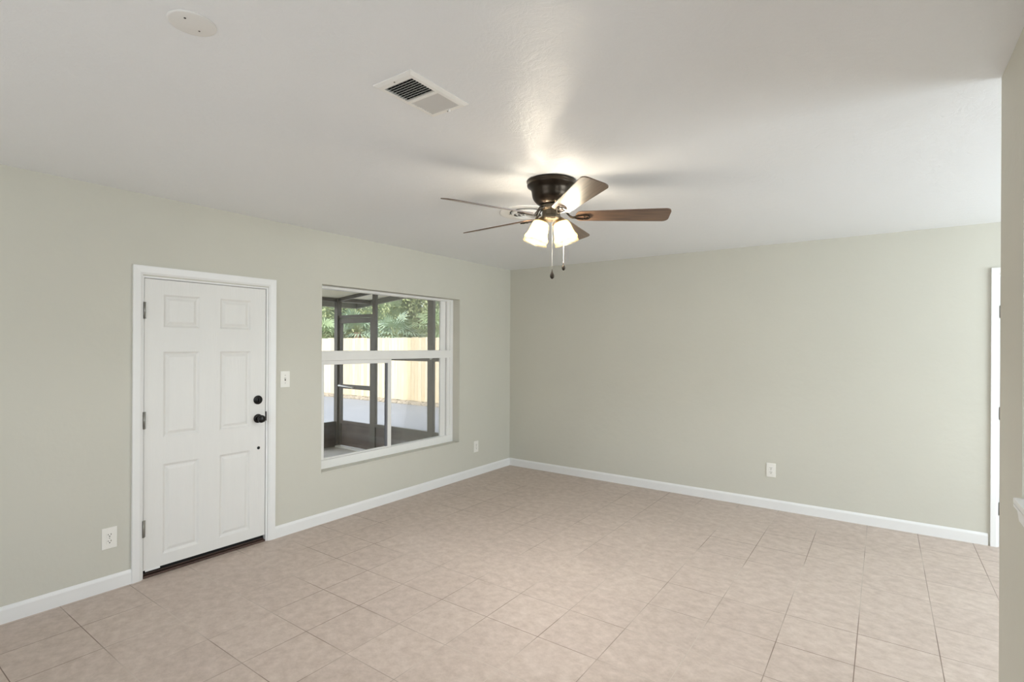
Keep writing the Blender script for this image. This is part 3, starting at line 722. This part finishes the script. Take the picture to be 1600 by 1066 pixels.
g = B(); tube(g, [(.02, -.045, .93), (.36, -.045, .91)], .011, 10); box(g, .02, .034, -.05, -.02, .915, .945); box(g, .34, .36, -.05, -.02, .895, .925); tag(obj('door_closer', g, 'alum', sd), 'silver closer tube')
part_box('transom_rail', 'lanai', [(XL+.05, -2.352, YL-.02, YL+.02, 1.91, 1.955)])
part_box('screen', 'screen', [(XL+.05, -2.352, YL-.0005, YL+.0005, 1.955, 2.17)], 0)
tag(obj('door_threshold', box(B(), XL+.07, -2.40, YL-.10, YL-.03, -.0995, -.072, .006), 'alum'), 'silver threshold strip on the porch floor by the screen door', 'threshold')

# porch roof: sloped soffit sheet, beams and gutter
pr = thing('porch_roof', (XL, YL, 2.225), 'pale porch roof with grey metal fascia over the screened porch', 'roof')
xe, ye = -3.50, .40
g = B(); q = bmesh.new(); box(q, xe-XL, 3.0, -8.2, ye-YL, 0, .06); join(g, q, Matrix.Rotation(-math.atan(.1), 4, 'Y')); obj('soffit', g, 'soffit', pr)
g = B(); q = bmesh.new(); box(q, xe-XL+.03, 3.0, ye-YL-.035, ye-YL+.0, -.085, -.001); join(g, q, Matrix.Rotation(-math.atan(.1), 4, 'Y')); obj('end_fascia', g, 'eave', pr)
g = B(); box(g, xe-XL-.02, xe-XL+.03, -8.2, ye-YL+.02, -.115, -.022); obj('gutter', g, 'eave', pr)
g = B(); box(g, .03-.03, .09, .035, ye-YL-.036, -.05, -.001); obj('beam', g, 'lanai', pr)

# ------------------------------------------------------------------ planting beyond the fence
def leaf_fan(g, origin, dirv, R_, nb, spread, droop):
    dirv = dirv.normalized(); up = Vector((0, 0, 1)); side = dirv.cross(up)
    if side.length < .1: side = Vector((1, 0, 0))
    side.normalize(); nrm = side.cross(dirv).normalized()
    for i in range(nb):
        a = (i/(nb-1)-.5)*spread
        d = dirv*math.cos(a)+side*math.sin(a); s_ = (-dirv*math.sin(a)+side*math.cos(a))*R_*.040
        L = R_*(.78+.22*math.cos(a*.8))*random.uniform(.9, 1.05)
        p0 = origin; p1 = origin+d*L*.55+nrm*.02*R_; p2 = origin+d*L-up*droop*R_*random.uniform(.5, 1.4)
        v = [g.verts.new(p0), g.verts.new(p1-s_), g.verts.new(p1+s_), g.verts.new(p2)]
        g.faces.new((v[0], v[1], v[2])); g.faces.new((v[1], v[3], v[2]))
def palm(loc, h, nl, R_, mt, label, dead=4):
    t = thing('fan_palm', loc, label, 'palm', 'fan palms beyond the fence')
    g = B(); tube(g, [(0, 0, 0), (.04, .0, h*.5), (0, 0, h)], .12, 12, rs=[.15, .12, .13]); obj('trunk', g, 'bark', t)
    g = B(); gp = B()
    for i in range(nl):
        az = i*2.4+random.random(); el = random.uniform(-.35, 1.25)
        d = Vector((math.cos(az)*math.cos(el), math.sin(az)*math.cos(el), math.sin(el)))
        o0 = Vector((0, 0, h)); pet = R_*random.uniform(.45, .95); o1 = o0+d*pet
        tube(gp, [o0, o0+d*pet*.5+Vector((0, 0, .04)), o1], .009, 5)
        leaf_fan(g, o1, d+Vector((0, 0, random.uniform(-.5, .1))), R_, 15, 3.7, .2)
    obj('fronds', g, mt, t); obj('frond_stems', gp, 'green3', t)
    if dead:
        g = B()
        for i in range(dead):
            az = random.random()*6.3; d = Vector((math.cos(az)*.6, math.sin(az)*.6, -.6)); o1 = Vector((0, 0, h))+d*R_*.5
            leaf_fan(g, o1, d, R_*.9, 16, 2.4, .3)
        tag(obj('dead_fronds', g, 'dead', t), 'dry tan hanging fronds')
    return t
pl = [(-13.6, 6.7, 1.75, 'green1'), (-11.6, 6.75, 1.95, 'green2'), (-9.6, 6.7, 1.75, 'green2'), (-7.6, 6.75, 1.9, 'green1'), (-5.2, 6.7, 1.8, 'green1')]
pos = ['at the left edge of the window', 'seen above the screen door', 'in the middle of the window', 'beside the middle porch post', 'hidden behind the right side of the window']
for (x, y, h, mt), ps in zip(pl, pos):
    palm((x, y, -.2), h+.2, 26, .64, mt, ('green' if mt == 'green1' else 'bluish green')+' fan palm beyond the fence, '+ps)
def shrub(loc, rx, ry, hz, mt, n_, label, ls=.09):
    t = thing('shrub', loc, label, 'shrub', 'shrubs filling in behind the palms')
    g = B(); q = bmesh.new(); bmesh.ops.create_icosphere(q, subdivisions=3, radius=1)
    for v in q.verts: v.co *= random.uniform(.86, 1.0)
    join(g, q, Matrix.Translation((0, 0, hz*.5)) @ Matrix.Diagonal((rx*.9, ry*.9, hz*.52, 1))); obj('crown', g, 'green4', t)
    g = B()
    for i in range(n_):
        u = random.uniform(-1, 1); a = random.random()*2*PI; r = math.sqrt(1-u*u); k = random.uniform(.86, 1.06)
        c = Vector((rx*r*math.cos(a)*k, ry*r*math.sin(a)*k, max(.05, hz*.5+hz*.52*u*k)))
        d = Vector((random.gauss(0, 1), random.gauss(0, 1), random.gauss(0, 1)+.3)).normalized(); e = d.orthogonal().normalized()*ls*.32
        L = ls*random.uniform(.8, 2.4)
        v = [g.verts.new(c-d*L*.5), g.verts.new(c+e), g.verts.new(c+d*L*.5), g.verts.new(c-e)]; g.faces.new(v)
    obj('leaves', g, mt, t)
    g = B(); tube(g, [(0, 0, 0), (0, 0, hz*.3)], .05, 8); obj('stem', g, 'bark', t)
sh = [(-17.6, 9.9, 'green3'), (-17.4, 13.6, 'green4'), (-13.4, 9.9, 'green3'), (-12.6, 13.6, 'green4'), (-9.2, 9.9, 'green3')]
sp = ['behind the palm at the left edge of the window', 'set farther back above the screen door', 'behind the palms in the middle of the window', 'set farther back in the middle of the window', 'behind the middle porch post']
for (x, y, mt), ps in zip(sh, sp):
    shrub((x, y, -.2), 1.9, 1.3, 6.4, mt, 7000, ('yellowish green' if mt == 'green3' else 'dark green')+' tall shrub '+ps)
